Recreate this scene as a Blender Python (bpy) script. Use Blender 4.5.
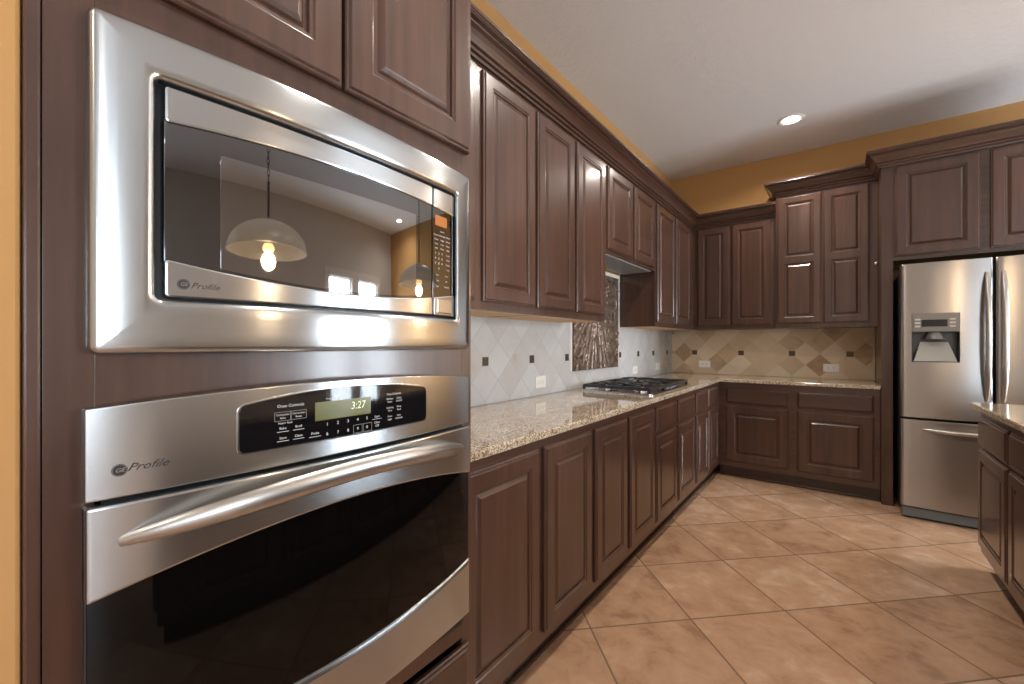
import bpy, math, random
from mathutils import Vector

# ---------------------------------------------------------------- clear
for o in list(bpy.data.objects):
    bpy.data.objects.remove(o, do_unlink=True)
SC = bpy.context.scene
COL = SC.collection
RND = random.Random(7)

# ---------------------------------------------------------------- camera
CAM_F, CAM_YAW, HZ, CAM_H = 426.5, 0.6532, 343.65, 1.2435
cd = bpy.data.cameras.new('camera')
cam = bpy.data.objects.new('camera', cd)
COL.objects.link(cam)
cam.location = (0, 0, CAM_H)
cam.rotation_euler = (math.pi / 2, 0, CAM_YAW)
cd.sensor_fit = 'HORIZONTAL'
cd.sensor_width = 36.0
cd.lens = CAM_F / 1024 * 36
cd.shift_y = (HZ - 342) / 1024
cd.clip_start = 0.02
SC.camera = cam

# ---------------------------------------------------------------- world, exposure
w = bpy.data.worlds.new('sky')
SC.world = w
w.use_nodes = True
bg = w.node_tree.nodes['Background']
bg.inputs[0].default_value = (0.75, 0.86, 1.0, 1)
bg.inputs[1].default_value = 1.2
SC.view_settings.view_transform = 'Standard'
SC.view_settings.look = 'None'
SC.view_settings.gamma = 1.0
SC.view_settings.use_curve_mapping = False
SC.view_settings.exposure = 0.24

DAY = (0.80, 0.90, 1.0)
CAN = (1.0, 0.92, 0.83)
def area(name, loc, rot, sx, sy, power, color, shape='RECTANGLE', spread=math.pi):
    l = bpy.data.lights.new(name, 'AREA')
    l.shape = shape; l.size = sx
    if shape == 'RECTANGLE': l.size_y = sy
    l.energy = power; l.color = color; l.spread = spread
    o = bpy.data.objects.new(name, l); COL.objects.link(o)
    o.location = loc; o.rotation_euler = rot
    return o
# daylight entering at the windows, plus added fill from behind the camera (room is X -1.53..4.2, Y -3..5.01)
RX, NY, BY, CZ = 4.20, -3.0, 5.01, 3.117
WINS_R = [(3.02, 3.66), (3.84, 4.48), (-2.7, -0.5)]       # Y ranges, right wall
WZ = [(0.12, 2.24), (0.12, 2.24), (0.85, 2.30)]
FILL_WINS_N = [(2.6, 3.9)]                                     # X ranges, invented fill window in the unseen wall behind camera
PW = [125, 125, 88]
for i, (a, b) in enumerate(WINS_R):
    z0, z1 = WZ[i]
    area('daylight_and_fill', (RX + 0.10, (a + b) / 2, (z0 + z1) / 2), (0, math.pi / 2, 0), z1 - z0, b - a, PW[i], DAY)
area('daylight_and_fill', (3.25, NY - 0.10, 1.45), (math.pi / 2, 0, 0), 1.3, 1.7, 28, DAY)  # added fill light, set at an invented window behind the camera

# ---------------------------------------------------------------- material helpers
MATS = {}
class NT:
    def __init__(s, name):
        s.m = bpy.data.materials.new(name); s.m.use_nodes = True
        s.t = s.m.node_tree; s.b = s.t.nodes['Principled BSDF']
    def n(s, typ, **k):
        nd = s.t.nodes.new(typ)
        for a, v in k.items():
            if a.startswith('i_'):
                key = a[2:]
                nd.inputs[int(key) if key.isdigit() else key].default_value = v
            else: setattr(nd, a, v)
        return nd
    def l(s, a, b): s.t.links.new(a, b)
    def math(s, op, a, b=None, c=None):
        nd = s.t.nodes.new('ShaderNodeMath'); nd.operation = op
        for i, v in enumerate((a, b, c)):
            if v is None: continue
            if isinstance(v, (int, float)): nd.inputs[i].default_value = v
            else: s.l(v, nd.inputs[i])
        return nd.outputs[0]
    def geo(s):
        return s.n('ShaderNodeNewGeometry').outputs['Position']
    def noise(s, vec, scale=1, detail=4, rough=.5, mapscale=None):
        if mapscale:
            mp = s.n('ShaderNodeMapping'); mp.inputs['Scale'].default_value = mapscale
            s.l(vec, mp.inputs['Vector']); vec = mp.outputs[0]
        nd = s.n('ShaderNodeTexNoise'); nd.inputs['Scale'].default_value = scale
        nd.inputs['Detail'].default_value = detail; nd.inputs['Roughness'].default_value = rough
        s.l(vec, nd.inputs['Vector']); return nd
    def ramp(s, fac, stops):
        r = s.n('ShaderNodeValToRGB'); e = r.color_ramp.elements
        while len(e) < len(stops): e.new(0.5)
        for i, (p, c) in enumerate(stops):
            e[i].position = p; e[i].color = (*c, 1)
        s.l(fac, r.inputs[0]); return r.outputs[0]
    def mix(s, fac, a, b):
        m = s.n('ShaderNodeMix', data_type='RGBA')
        for sock, v in ((m.inputs[0], fac), (m.inputs[6], a), (m.inputs[7], b)):
            if isinstance(v, (int, float)): sock.default_value = v
            elif isinstance(v, tuple): sock.default_value = (*v, 1)
            else: s.l(v, sock)
        return m.outputs[2]
    def bump(s, h, strength, dist=0.01):
        b = s.n('ShaderNodeBump'); b.inputs['Strength'].default_value = strength
        b.inputs['Distance'].default_value = dist
        s.l(h, b.inputs['Height']); s.l(b.outputs[0], s.b.inputs['Normal'])
def srgb(r, g, b):
    f = lambda c: (c / 255) / 12.92 if c / 255 <= .04045 else (((c / 255) + .055) / 1.055) ** 2.4
    return (f(r), f(g), f(b))
def plain(name, col, rough=.5, metal=0., spec=.5, emit=None, es=0, coat=0):
    t = NT(name); b = t.b
    b.inputs['Base Color'].default_value = (*col, 1); b.inputs['Roughness'].default_value = rough
    b.inputs['Metallic'].default_value = metal; b.inputs['Specular IOR Level'].default_value = spec
    b.inputs['Coat Weight'].default_value = coat
    if emit:
        b.inputs['Emission Color'].default_value = (*emit, 1); b.inputs['Emission Strength'].default_value = es
    return t.m

def wood(name, ms, tint=1.0):
    t = NT(name); p = t.geo()
    n1 = t.noise(p, 1, 6, .6, ms)
    n2 = t.noise(p, 1, 2, .5, tuple(q * .16 for q in ms))
    f = t.math('ADD', t.math('MULTIPLY', n1.outputs[0], .55), t.math('MULTIPLY', n2.outputs[0], .45))
    c = t.ramp(f, [(.30, tuple(q * tint for q in srgb(56, 37, 28))), (.52, tuple(q * tint for q in srgb(77, 51, 39))),
                   (.72, tuple(q * tint for q in srgb(96, 66, 52)))])
    t.l(c, t.b.inputs['Base Color'])
    t.b.inputs['Roughness'].default_value = .33
    t.b.inputs['Coat Weight'].default_value = .6; t.b.inputs['Coat Roughness'].default_value = .14
    t.bump(n1.outputs[0], .04, .002)
    return t.m
W_V = wood('cherry_wood_vertical_grain', (34, 34, 1.6))
W_Y = wood('cherry_wood_grain_along_run', (34, 1.6, 34))
W_X = wood('cherry_wood_grain_across_run', (1.6, 34, 34))
W_IN = plain('birch_underside', srgb(214, 178, 128), .6)
TOE = wood('dark_toe_kick_wood', (3, 3, 30), .55)

def paint(name, col, sc=90, st=.12):
    t = NT(name); t.b.inputs['Base Color'].default_value = (*col, 1); t.b.inputs['Roughness'].default_value = .75
    n = t.noise(t.geo(), sc, 3, .5); t.bump(n.outputs[0], st, .004); return t.m
GOLD = paint('gold_wall_paint', srgb(190, 144, 88))
TAUPE = paint('taupe_wall_paint', srgb(214, 212, 208))
WHITE = plain('white_trim_paint', srgb(232, 230, 224), .4)
def ceiling_mat():
    t = NT('knockdown_ceiling_texture')
    t.b.inputs['Base Color'].default_value = (*srgb(228, 228, 228), 1); t.b.inputs['Roughness'].default_value = .85
    n = t.noise(t.geo(), 22, 4, .55)
    h = t.ramp(n.outputs[0], [(.47, (0, 0, 0)), (.56, (1, 1, 1))])
    t.bump(h, .2, .005); return t.m
CEIL = ceiling_mat()

def steel(name, col=(.60, .60, .60), rough=.22, ms=(400, 3, 400), amt=.10, bump=.02):
    t = NT(name); n = t.noise(t.geo(), 1, 3, .6, ms)
    t.b.inputs['Metallic'].default_value = 1.
    t.b.inputs['Base Color'].default_value = (*col, 1)
    r = t.math('ADD', t.math('MULTIPLY', n.outputs[0], amt), rough - amt / 2); t.l(r, t.b.inputs['Roughness'])
    t.b.inputs['Anisotropic'].default_value = .85
    tv = t.n('ShaderNodeCombineXYZ'); tv.inputs[2].default_value = 1.0; t.l(tv.outputs[0], t.b.inputs['Tangent'])
    return t.m
STEEL = steel('brushed_stainless_steel', (.545, .575, .595), .22, (3, 3, 500), .03)
STEEL_F = steel('fridge_stainless_steel', (.43, .42, .41), .30, (500, 500, 2), .03)
CHROME = plain('polished_steel', (.60, .605, .605), .18, 1.)
HANDLE = plain('satin_steel_bar', (.52, .505, .48), .33, 1.)
DKSTEEL = plain('dark_grey_metal', srgb(70, 72, 74), .4, .6)
BLACK = plain('black_plastic', (.008, .008, .009), .35)
CAST = plain('black_cast_iron_enamel', (.012, .013, .015), .28, coat=.4)
OVGLASS = plain('black_oven_glass', (.002, .002, .002), .03, spec=.35)
PANGLASS = plain('black_control_glass', (.006, .006, .007), .05, spec=.6)
MWGLASS = plain('mirror_black_microwave_glass', (.15, .155, .165), .015, 1.)
MWMESH = plain('microwave_window_mesh', (.27, .275, .285), .02, 1.)
INK = plain('dark_printed_ink', (.02, .02, .022), .5)
PRINT = plain('white_printed_lettering', srgb(225, 225, 225), .6)
GREYP = plain('grey_printed_outline', srgb(140, 140, 140), .6)
LCD = plain('olive_lcd', srgb(84, 84, 30), .25, emit=srgb(120, 118, 30), es=.12)
LCDT = plain('lcd_digits', srgb(225, 235, 190), .5, emit=srgb(225, 235, 170), es=.3)
PBTN = plain('pale_button', srgb(205, 200, 192), .4)
HOODM = plain('hood_liner_metal', srgb(150, 152, 152), .45, .25)
GREYPL = plain('grey_dispenser_plastic', srgb(118, 116, 112), .35, .3)
OUTL = plain('white_outlet_plastic', srgb(236, 232, 224), .35)
OUTB = plain('beige_outlet_plastic', srgb(214, 190, 152), .4)
SLOT = plain('outlet_slot', (.05, .05, .05), .5)
BRONZE = plain('bronze_accent', srgb(98, 84, 70), .42, .7)
BULB = plain('lamp_glow', (1, 1, 1), .5, emit=(1, .88, .70), es=14)
BULB2 = plain('pendant_bulb_glow', (1, .7, .4), .5, emit=(1, .55, .22), es=5)

def granite():
    t = NT('cream_brown_granite'); p = t.geo()
    v1 = t.n('ShaderNodeTexVoronoi'); v1.inputs['Scale'].default_value = 210; t.l(p, v1.inputs['Vector'])
    sep = t.n('ShaderNodeSeparateColor'); t.l(v1.outputs['Color'], sep.inputs[0])
    c1 = t.ramp(sep.outputs[0], [(0, srgb(226, 219, 205)), (.36, srgb(204, 190, 168)), (.56, srgb(158, 136, 110)),
                                 (.74, srgb(98, 82, 68)), (.88, srgb(40, 37, 36))])
    n = t.noise(p, 9, 5, .6)
    c2 = t.ramp(n.outputs[0], [(.35, srgb(216, 200, 174)), (.55, srgb(184, 156, 120)), (.70, srgb(150, 116, 84))])
    t.l(t.mix(.36, c1, c2), t.b.inputs['Base Color'])
    t.b.inputs['Roughness'].default_value = .07; t.b.inputs['Coat Weight'].default_value = .5
    t.b.inputs['Coat Roughness'].default_value = .03
    return t.m
GRAN = granite()

def diag_tile(name, ax, s0, ds, t0, dt, stops, grout, gw, az=False, rough=.5, cloud=4, cell=.55, bumpst=.25):
    """diagonal tile grid: lattice vertex at (s0,t0); ds,dt = diagonal lengths"""
    t = NT(name); p = t.geo(); sx = t.n('ShaderNodeSeparateXYZ'); t.l(p, sx.inputs[0])
    S = sx.outputs[ax]; T = sx.outputs[2 if az else 1]
    s = t.math('DIVIDE', t.math('SUBTRACT', S, s0), ds); u = t.math('DIVIDE', t.math('SUBTRACT', T, t0), dt)
    a = t.math('ADD', s, u); b = t.math('SUBTRACT', s, u)
    fa, fb = t.math('FLOOR', a), t.math('FLOOR', b)
    ra, rb = t.math('FRACT', a), t.math('FRACT', b)
    ea = t.math('MINIMUM', ra, t.math('SUBTRACT', 1., ra)); eb = t.math('MINIMUM', rb, t.math('SUBTRACT', 1., rb))
    e = t.math('MINIMUM', ea, eb)
    gm = t.math('LESS_THAN', e, gw)
    cv = t.n('ShaderNodeCombineXYZ'); t.l(fa, cv.inputs[0]); t.l(fb, cv.inputs[1]); cv.inputs[2].default_value = .5
    wn = t.n('ShaderNodeTexWhiteNoise', noise_dimensions='3D'); t.l(cv.outputs[0], wn.inputs[0])
    # cloudy travertine veining, offset per tile
    off = t.n('ShaderNodeVectorMath', operation='MULTIPLY_ADD')
    t.l(wn.outputs['Color'], off.inputs[0]); off.inputs[1].default_value = (7, 7, 7); t.l(p, off.inputs[2])
    n = t.noise(off.outputs[0], cloud, 6, .62)
    n.inputs['Distortion'].default_value = .35
    f = t.math('ADD', t.math('MULTIPLY', wn.outputs[0], cell), t.math('MULTIPLY', n.outputs[0], 1 - cell))
    c = t.ramp(f, stops)
    t.l(t.mix(gm, c, grout), t.b.inputs['Base Color'])
    t.b.inputs['Roughness'].default_value = rough
    h = t.math('SUBTRACT', t.math('MULTIPLY', n.outputs[0], .25), gm)
    t.bump(h, bumpst, .002)
    return t.m
TS = [(.12, srgb(150, 118, 88)), (.28, srgb(196, 168, 134)), (.55, srgb(214, 190, 158)), (.9, srgb(224, 204, 176))]
SPLASH_L = diag_tile('tumbled_travertine_left_cool_lit', 1, 1.746, .2185, 1.147, .22,  # same tile in cooler grey: cool window light painted into its colour
                     [(.16, srgb(176, 156, 132)), (.30, srgb(188, 184, 180)), (.9, srgb(206, 207, 207))], srgb(182, 181, 178), .020, True, .55, 6, .36)
SPLASH_B = diag_tile('tumbled_travertine_back', 0, -1.269, .2257, 1.147, .22, TS, srgb(206, 184, 152), .022, True, .5, 5, .6)
FLOORM = diag_tile('sandstone_floor_tile', 0, -.529, .661, 2.68, .661,
                   [(.31, srgb(148, 114, 89)), (.42, srgb(170, 134, 106)), (.56, srgb(181, 146, 117)), (.74, srgb(200, 174, 150))],
                   srgb(124, 100, 80), .0085, False, .25, 7.0, .16, .22)

# ---------------------------------------------------------------- mesh helpers
class MB:
    def __init__(s): s.v = []; s.f = []
    def box(s, x0, x1, y0, y1, z0, z1):
        b = len(s.v)
        s.v += [(x0, y0, z0), (x1, y0, z0), (x1, y1, z0), (x0, y1, z0), (x0, y0, z1), (x1, y0, z1), (x1, y1, z1), (x0, y1, z1)]
        s.f += [tuple(b + i for i in q) for q in ((0, 3, 2, 1), (4, 5, 6, 7), (0, 1, 5, 4), (1, 2, 6, 5), (2, 3, 7, 6), (3, 0, 4, 7))]
        return s
    def loft(s, loops, cap0=False, cap1=False, half=None, closed=True):
        b = len(s.v); n = len(loops[0])
        for L in loops: s.v += [tuple(p) for p in L]
        for k in range(len(loops) - 1):
            for i in range(n if closed else n - 1):
                j = (i + 1) % n
                s.f.append((b + k * n + i, b + k * n + j, b + (k + 1) * n + j, b + (k + 1) * n + i))
        for cap, k in ((cap0, 0), (cap1, len(loops) - 1)):
            if not cap: continue
            o = b + k * n
            if half:
                for i in range(half - 1):
                    s.f.append((o + i, o + i + 1, o + n - 2 - i, o + n - 1 - i))
            else: s.f.append(tuple(o + i for i in range(n)))
        return s
    def tube(s, pts, rad, seg=10, flat=None, up=(0, 0, 1)):
        """rad: number or list; flat: (a,b) scale of the section"""
        loops = []
        P = [Vector(p) for p in pts]
        for i, p in enumerate(P):
            d = (P[min(i + 1, len(P) - 1)] - P[max(i - 1, 0)]).normalized()
            u = Vector(up)
            if abs(d.dot(u)) > .98: u = Vector((1, 0, 0))
            a = d.cross(u).normalized(); b = a.cross(d).normalized()
            r = rad[i] if isinstance(rad, (list, tuple)) else rad
            fa, fb = flat if flat else (1, 1)
            loops.append([p + a * (r * fa * math.cos(t)) + b * (r * fb * math.sin(t)) for t in [2 * math.pi * k / seg for k in range(seg)]])
        return s.loft(loops, True, True)
    def lathe(s, c, prof, seg=32, axis='Z'):
        loops = []
        for r, h in prof:
            L = []
            for k in range(seg):
                t = 2 * math.pi * k / seg; a, b = r * math.cos(t), r * math.sin(t)
                L.append({'Z': (c[0] + a, c[1] + b, c[2] + h), 'X': (c[0] + h, c[1] + a, c[2] + b), 'Y': (c[0] + a, c[1] + h, c[2] + b)}[axis])
            loops.append(L)
        return s.loft(loops, True, True)
    def build(s, name, mat, parent=None, bevel=0, smooth=False, seg=2):
        off = Vector((0, 0, 0))
        if parent is not None:
            q = parent
            while q is not None: off += Vector(q.location); q = q.parent
        me = bpy.data.meshes.new(name)
        me.from_pydata([tuple(Vector(p) - off) for p in s.v], [], s.f)
        me.update()
        import bmesh
        bm = bmesh.new(); bm.from_mesh(me); bmesh.ops.recalc_face_normals(bm, faces=bm.faces)
        bm.to_mesh(me); bm.free()
        me.materials.append(mat)
        o = bpy.data.objects.new(name, me); COL.objects.link(o)
        if parent is not None: o.parent = parent
        if bevel:
            m = o.modifiers.new('bevel', 'BEVEL'); m.width = bevel; m.segments = seg; m.limit_method = 'ANGLE'; m.angle_limit = math.radians(40)
        if smooth:
            me.polygons.foreach_set('use_smooth', [True] * len(me.polygons))
            try: me.set_sharp_from_angle(angle=math.radians(35))
            except Exception: pass
        return o
def B(*a): return MB().box(*a)

def thing(name, label, cat, loc, group=None):
    o = bpy.data.objects.new(name, None); COL.objects.link(o)
    o.location = loc; o.empty_display_size = .1; o['label'] = label; o['category'] = cat
    if group: o['group'] = group
    return o
def tag(o, label, cat, group=None):
    o['label'] = label; o['category'] = cat
    if group: o['group'] = group
    return o
def struct(o): o['kind'] = 'structure'; return o
def dup(root, loc, label):
    def rec(o, par):
        c = o.copy(); COL.objects.link(c)
        if par is not None: c.parent = par
        for ch in list(o.children): rec(ch, c)
        return c
    r = rec(root, None); r.location = loc; r['label'] = label
    return r

# a panelled door / drawer front in a plane. o = lower corner on the frame face, U = width direction, N = outward
def frame_pts(o, U, N):
    o, U, N = Vector(o), Vector(U), Vector(N)
    return lambda u, w, n: o + U * u + Vector((0, 0, w)) + N * n
def rect(P, u0, u1, w0, w1, i, n): return [P(u0 + i, w0 + i, n), P(u1 - i, w0 + i, n), P(u1 - i, w1 - i, n), P(u0 + i, w1 - i, n)]
def door(o, U, N, w, h, parent, panels=1, name='door', st=.056, t=.02, mat=None):
    P = frame_pts(o, U, N); m = MB()
    m.loft([rect(P, 0, w, 0, h, 0, .001), rect(P, 0, w, 0, h, 0, t - .009), rect(P, 0, w, 0, h, .003, t - .006), rect(P, 0, w, 0, h, .0075, t - .0055),
            rect(P, 0, w, 0, h, .010, t - .001), rect(P, 0, w, 0, h, .0115, t)], cap0=True)
    e = .0115; rs = []
    ih = (h - st * (panels + 1)) / panels
    for k in range(panels):
        w0 = st + k * (ih + st); rs.append((w0, w0 + ih))
    # frame face: two stiles and the rails
    def q(u0, u1, w0, w1):
        b = len(m.v); m.v += [P(u0, w0, t), P(u1, w0, t), P(u1, w1, t), P(u0, w1, t)]; m.f.append((b, b + 1, b + 2, b + 3))
    q(e, st, e, h - e); q(w - st, w - e, e, h - e)
    ws = [e] + [z for r in rs for z in r] + [h - e]
    for k in range(0, len(ws), 2): q(st, w - st, ws[k], ws[k + 1])
    for (a, b) in rs:
        m.loft([rect(P, st, w - st, a, b, 0, t), rect(P, st, w - st, a, b, .004, t - .0035), rect(P, st, w - st, a, b, .010, t - .004),
                rect(P, st, w - st, a, b, .0125, t - .010), rect(P, st, w - st, a, b, .019, t - .0105), rect(P, st, w - st, a, b, .024, t - .0065),
                rect(P, st, w - st, a, b, .031, t - .0022), rect(P, st, w - st, a, b, .0335, t - .0008)], cap1=True)
    return m.build(name, mat or W_V, parent)
def drawer_front(o, U, N, w, h, parent, mat, t=.02):
    P = frame_pts(o, U, N); m = MB()
    m.loft([rect(P, 0, w, 0, h, 0, .001), rect(P, 0, w, 0, h, 0, t - .010), rect(P, 0, w, 0, h, .003, t - .007), rect(P, 0, w, 0, h, .009, t - .006),
            rect(P, 0, w, 0, h, .013, t - .001), rect(P, 0, w, 0, h, .016, t)], cap0=True, cap1=True)
    return m.build('drawer', mat, parent)

CROWN = [(0, 0), (.014, 0), (.016, .008), (.013, .011), (.013, .015), (.024, .018), (.027, .026), (.022, .030), (.022, .034), (.034, .037),
         (.038, .046), (.046, .058), (.058, .072), (.070, .082), (.072, .085), (.068, .088), (.068, .093), (.082, .096), (.090, .104), (.088, .109), (.092, .112), (.092, .124), (0, .124)]
def crown(path, z, mat, name, parent=None, sc=1.0):
    """path: list of (x,y); outward is to the right of travel"""
    loops = []
    P = [Vector(p) for p in path]
    nrm = []
    for i in range(len(P) - 1):
        d = (P[i + 1] - P[i]).normalized(); nrm.append(Vector((d.y, -d.x)))
    for i, p in enumerate(P):
        if i == 0: o = nrm[0]
        elif i == len(P) - 1: o = nrm[-1]
        else:
            a, b = nrm[i - 1], nrm[i]; o = (a + b) / (1 + a.dot(b))
        loops.append([(p.x + o.x * d * sc, p.y + o.y * d * sc, z + h * sc) for d, h in CROWN])
    return MB().loft(loops, True, True).build(name, mat, parent)

# text as mesh
def text_pts(s, size, shear=0):
    c = bpy.data.curves.new('t', 'FONT'); c.body = s; c.size = size; c.shear = shear
    c.align_x = 'CENTER'; c.align_y = 'CENTER'; c.resolution_u = 2
    o = bpy.data.objects.new('t', c); COL.objects.link(o)
    bpy.context.view_layer.update()
    dg = bpy.context.evaluated_depsgraph_get()
    me = bpy.data.meshes.new_from_object(o.evaluated_get(dg))
    v = [tuple(q.co) for q in me.vertices]; f = [tuple(p.vertices) for p in me.polygons]
    bpy.data.objects.remove(o); bpy.data.curves.remove(c); bpy.data.meshes.remove(me)
    return v, f
def add_text(m, s, size, y, z, xf, shear=0, ex=1.0):
    """text facing +X; centre (y,z); xf(y) gives the surface"""
    v, f = text_pts(s, size, shear); b = len(m.v)
    for (a, c, _) in v: m.v.append((xf(y + a * ex), y + a * ex, z + c))
    m.f += [tuple(b + i for i in q) for q in f]
def add_quad(m, y0, y1, z0, z1, xf, n=6):
    for k in range(n):
        a, c = y0 + (y1 - y0) * k / n, y0 + (y1 - y0) * (k + 1) / n; b = len(m.v)
        m.v += [(xf(a), a, z0), (xf(c), c, z0), (xf(c), c, z1), (xf(a), a, z1)]; m.f.append((b, b + 1, b + 2, b + 3))
def add_outline(m, y0, y1, z0, z1, xf, t=.0008):
    add_quad(m, y0, y1, z0, z0 + t, xf); add_quad(m, y0, y1, z1 - t, z1, xf)
    add_quad(m, y0, y0 + t, z0, z1, xf, 1); add_quad(m, y1 - t, y1, z0, z1, xf, 1)

# ================================================================ SETTING
XW = -1.5275
struct(B(XW - .15, RX + .3, NY - .3, BY + .15, -.1, 0).build('floor', FLOORM))
struct(B(XW - .15, RX + .3, NY - .3, BY + .15, CZ, CZ + .1).build('ceiling', CEIL))
struct(B(XW - .12, XW, .0525, BY + .12, 0, CZ).build('wall_left', GOLD))
struct(B(XW - .12, -.825, NY, .052, 0, CZ).build('wall_left_return', GOLD, bevel=.006))
struct(B(XW, RX + .12, BY, BY + .12, 0, CZ).build('wall_back', GOLD))
def wall_open(name, fixed, a0, a1, ops, along):
    """wall with openings; ops = (a,b,z0,z1); along 'Y' (fixed X range) or 'X'"""
    m = MB(); cur = a0
    def bx(a, b, z0, z1):
        if b - a < 1e-4 or z1 - z0 < 1e-4: return
        if along == 'Y': m.box(fixed, fixed + .12, a, b, z0, z1)
        else: m.box(a, b, fixed - .12, fixed, z0, z1)
    for (a, b, z0, z1) in sorted(ops):
        bx(cur, a, 0, CZ); bx(a, b, 0, z0); bx(a, b, z1, CZ); cur = b
    bx(cur, a1, 0, CZ)
    return struct(m.build(name, TAUPE))
wall_open('wall_right', RX, NY, BY, [(a, b, WZ[i][0], WZ[i][1]) for i, (a, b) in enumerate(WINS_R)], 'Y')
wall_open('wall_front', NY, XW, RX, [(2.6, 3.9, .6, 2.3)], 'X')  # opening made for the added fill window
def pane_mat():
    t = NT('window_glass'); nt = t.t
    tr = nt.nodes.new('ShaderNodeBsdfTransparent'); gl = nt.nodes.new('ShaderNodeBsdfGlossy'); gl.inputs['Roughness'].default_value = .02
    mx = nt.nodes.new('ShaderNodeMixShader'); mx.inputs[0].default_value = .07
    nt.links.new(tr.outputs[0], mx.inputs[1]); nt.links.new(gl.outputs[0], mx.inputs[2])
    nt.links.new(mx.outputs[0], nt.nodes['Material Output'].inputs[0]); return t.m
PANE = pane_mat()
def window(n, along, a, b, z0, z1, mull=1):
    m = MB(); g = MB(); c = MB()
    def bx(mm, p0, p1, d0, d1, q0, q1):
        if along == 'Y': mm.box(RX + d0, RX + d1, p0, p1, q0, q1)
        else: mm.box(p0, p1, NY - d1, NY - d0, q0, q1)
    for (p0, p1, q0, q1) in ((a, a + .05, z0, z1), (b - .05, b, z0, z1), (a, b, z0, z0 + .07), (a, b, z1 - .05, z1)):
        bx(m, p0, p1, .02, .07, q0, q1)
    for k in range(1, mull + 1):
        p = a + (b - a) * k / (mull + 1); bx(m, p - .012, p + .012, .03, .06, z0, z1)
    for (p0, p1, q0, q1) in ((a - .09, a, z0 - .04, z1 + .09), (b, b + .09, z0 - .04, z1 + .09), (a, b, z1, z1 + .09), (a, b, z0 - .04, z0)):
        bx(m, p0, p1, -.018, .0, q0, q1)
    w_ = struct(m.build('window_%d' % n, WHITE))
    bx(g, a + .05, b - .05, .045, .049, z0 + .07, z1 - .05)
    g.build('pane', PANE, w_)
    return w_
for i, (a, b) in enumerate(WINS_R): window(i + 1, 'Y', a, b, WZ[i][0], WZ[i][1], 0 if i < 2 else 2)
window(4, 'X', 2.6, 3.9, .6, 2.3, 1)  # invented window, added behind the camera for fill light
def blind(a, b, z0, z1, label):
    t = thing('window_blind', label, 'blind', (RX - .03, (a + b) / 2, z0), 'white blinds on the right wall windows')
    B(RX - .055, RX - .02, a, b, z1 - .03, z1 + .02).build('head_rail', WHITE, t)
    m = MB(); n = int((z1 - z0) / .045)
    for k in range(n):
        z = z1 - .05 - k * .045; b0 = len(m.v)
        m.v += [(RX - .062, a + .01, z - .006), (RX - .014, a + .01, z + .006), (RX - .014, b - .01, z + .006), (RX - .062, b - .01, z - .006),
                (RX - .062, a + .01, z - .003), (RX - .014, a + .01, z + .009), (RX - .014, b - .01, z + .009), (RX - .062, b - .01, z - .003)]
        m.f += [tuple(b0 + i for i in q) for q in ((0, 3, 2, 1), (4, 5, 6, 7), (0, 1, 5, 4), (1, 2, 6, 5), (2, 3, 7, 6), (3, 0, 4, 7))]
    m.build('slats', WHITE, t)
    B(RX - .055, RX - .02, a, b, z0, z0 + .02).build('bottom_rail', WHITE, t)
    return t
blind(3.02, 3.66, 1.55, 2.24, 'white horizontal blind drawn halfway on the narrow window nearer the island')
blind(3.84, 4.48, 1.55, 2.24, 'white horizontal blind drawn halfway on the narrow window nearer the refrigerator wall')
m = MB()
m.box(RX - .014, RX, NY, 2.9, 0, .12); m.box(RX - .014, RX, 4.6, BY, 0, .12)
struct(m.build('baseboard_right', WHITE))
struct(B(1.42, RX, BY - .014, BY, 0, .12).build('baseboard_back', WHITE))

# ================================================================ BACKSPLASH
bsl = thing('tile_backsplash', 'diagonal stone tile backsplash on the left wall behind the cooktop, with small bronze inserts', 'backsplash', (XW, .87, .914))
m = MB(); q0, q1 = XW + .0008, XW + .009
m.box(q0, q1, .885, 2.6695, .915, 1.86); m.box(q0, q1, 3.5105, BY - .001, .915, 1.86); m.box(q0, q1, 2.6695, 3.5105, .915, 1.0445)
m.build('tile_panel', SPLASH_L, bsl)
for y in (1.746, 2.186, 2.618, 3.535, 3.967, 4.385, 4.83):
    B(XW + .009, XW + .013, y - .024, y + .024, 1.147 - .024, 1.147 + .024).build('accent_tile', BRONZE, bsl, bevel=.002)
bsb = thing('tile_backsplash', 'diagonal tan stone tile backsplash on the back wall between counter and wall cabinets', 'backsplash', (XW + .01, BY, .914))
B(XW + .0095, .245, BY - .009, BY - .0008, .915, 1.40).build('tile_panel', SPLASH_B, bsb)
B(.245, .262, BY - .013, BY - .0008, .915, 1.40).build('edge_trim', plain('pale_stone_pencil_trim', srgb(206, 182, 146), .5), bsb, bevel=.003)
for x in (-1.269, -.809, -.362, .085):
    B(x - .026, x + .026, BY - .013, BY - .009, 1.147 - .024, 1.147 + .024).build('accent_tile', BRONZE, bsb, bevel=.002)

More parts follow.
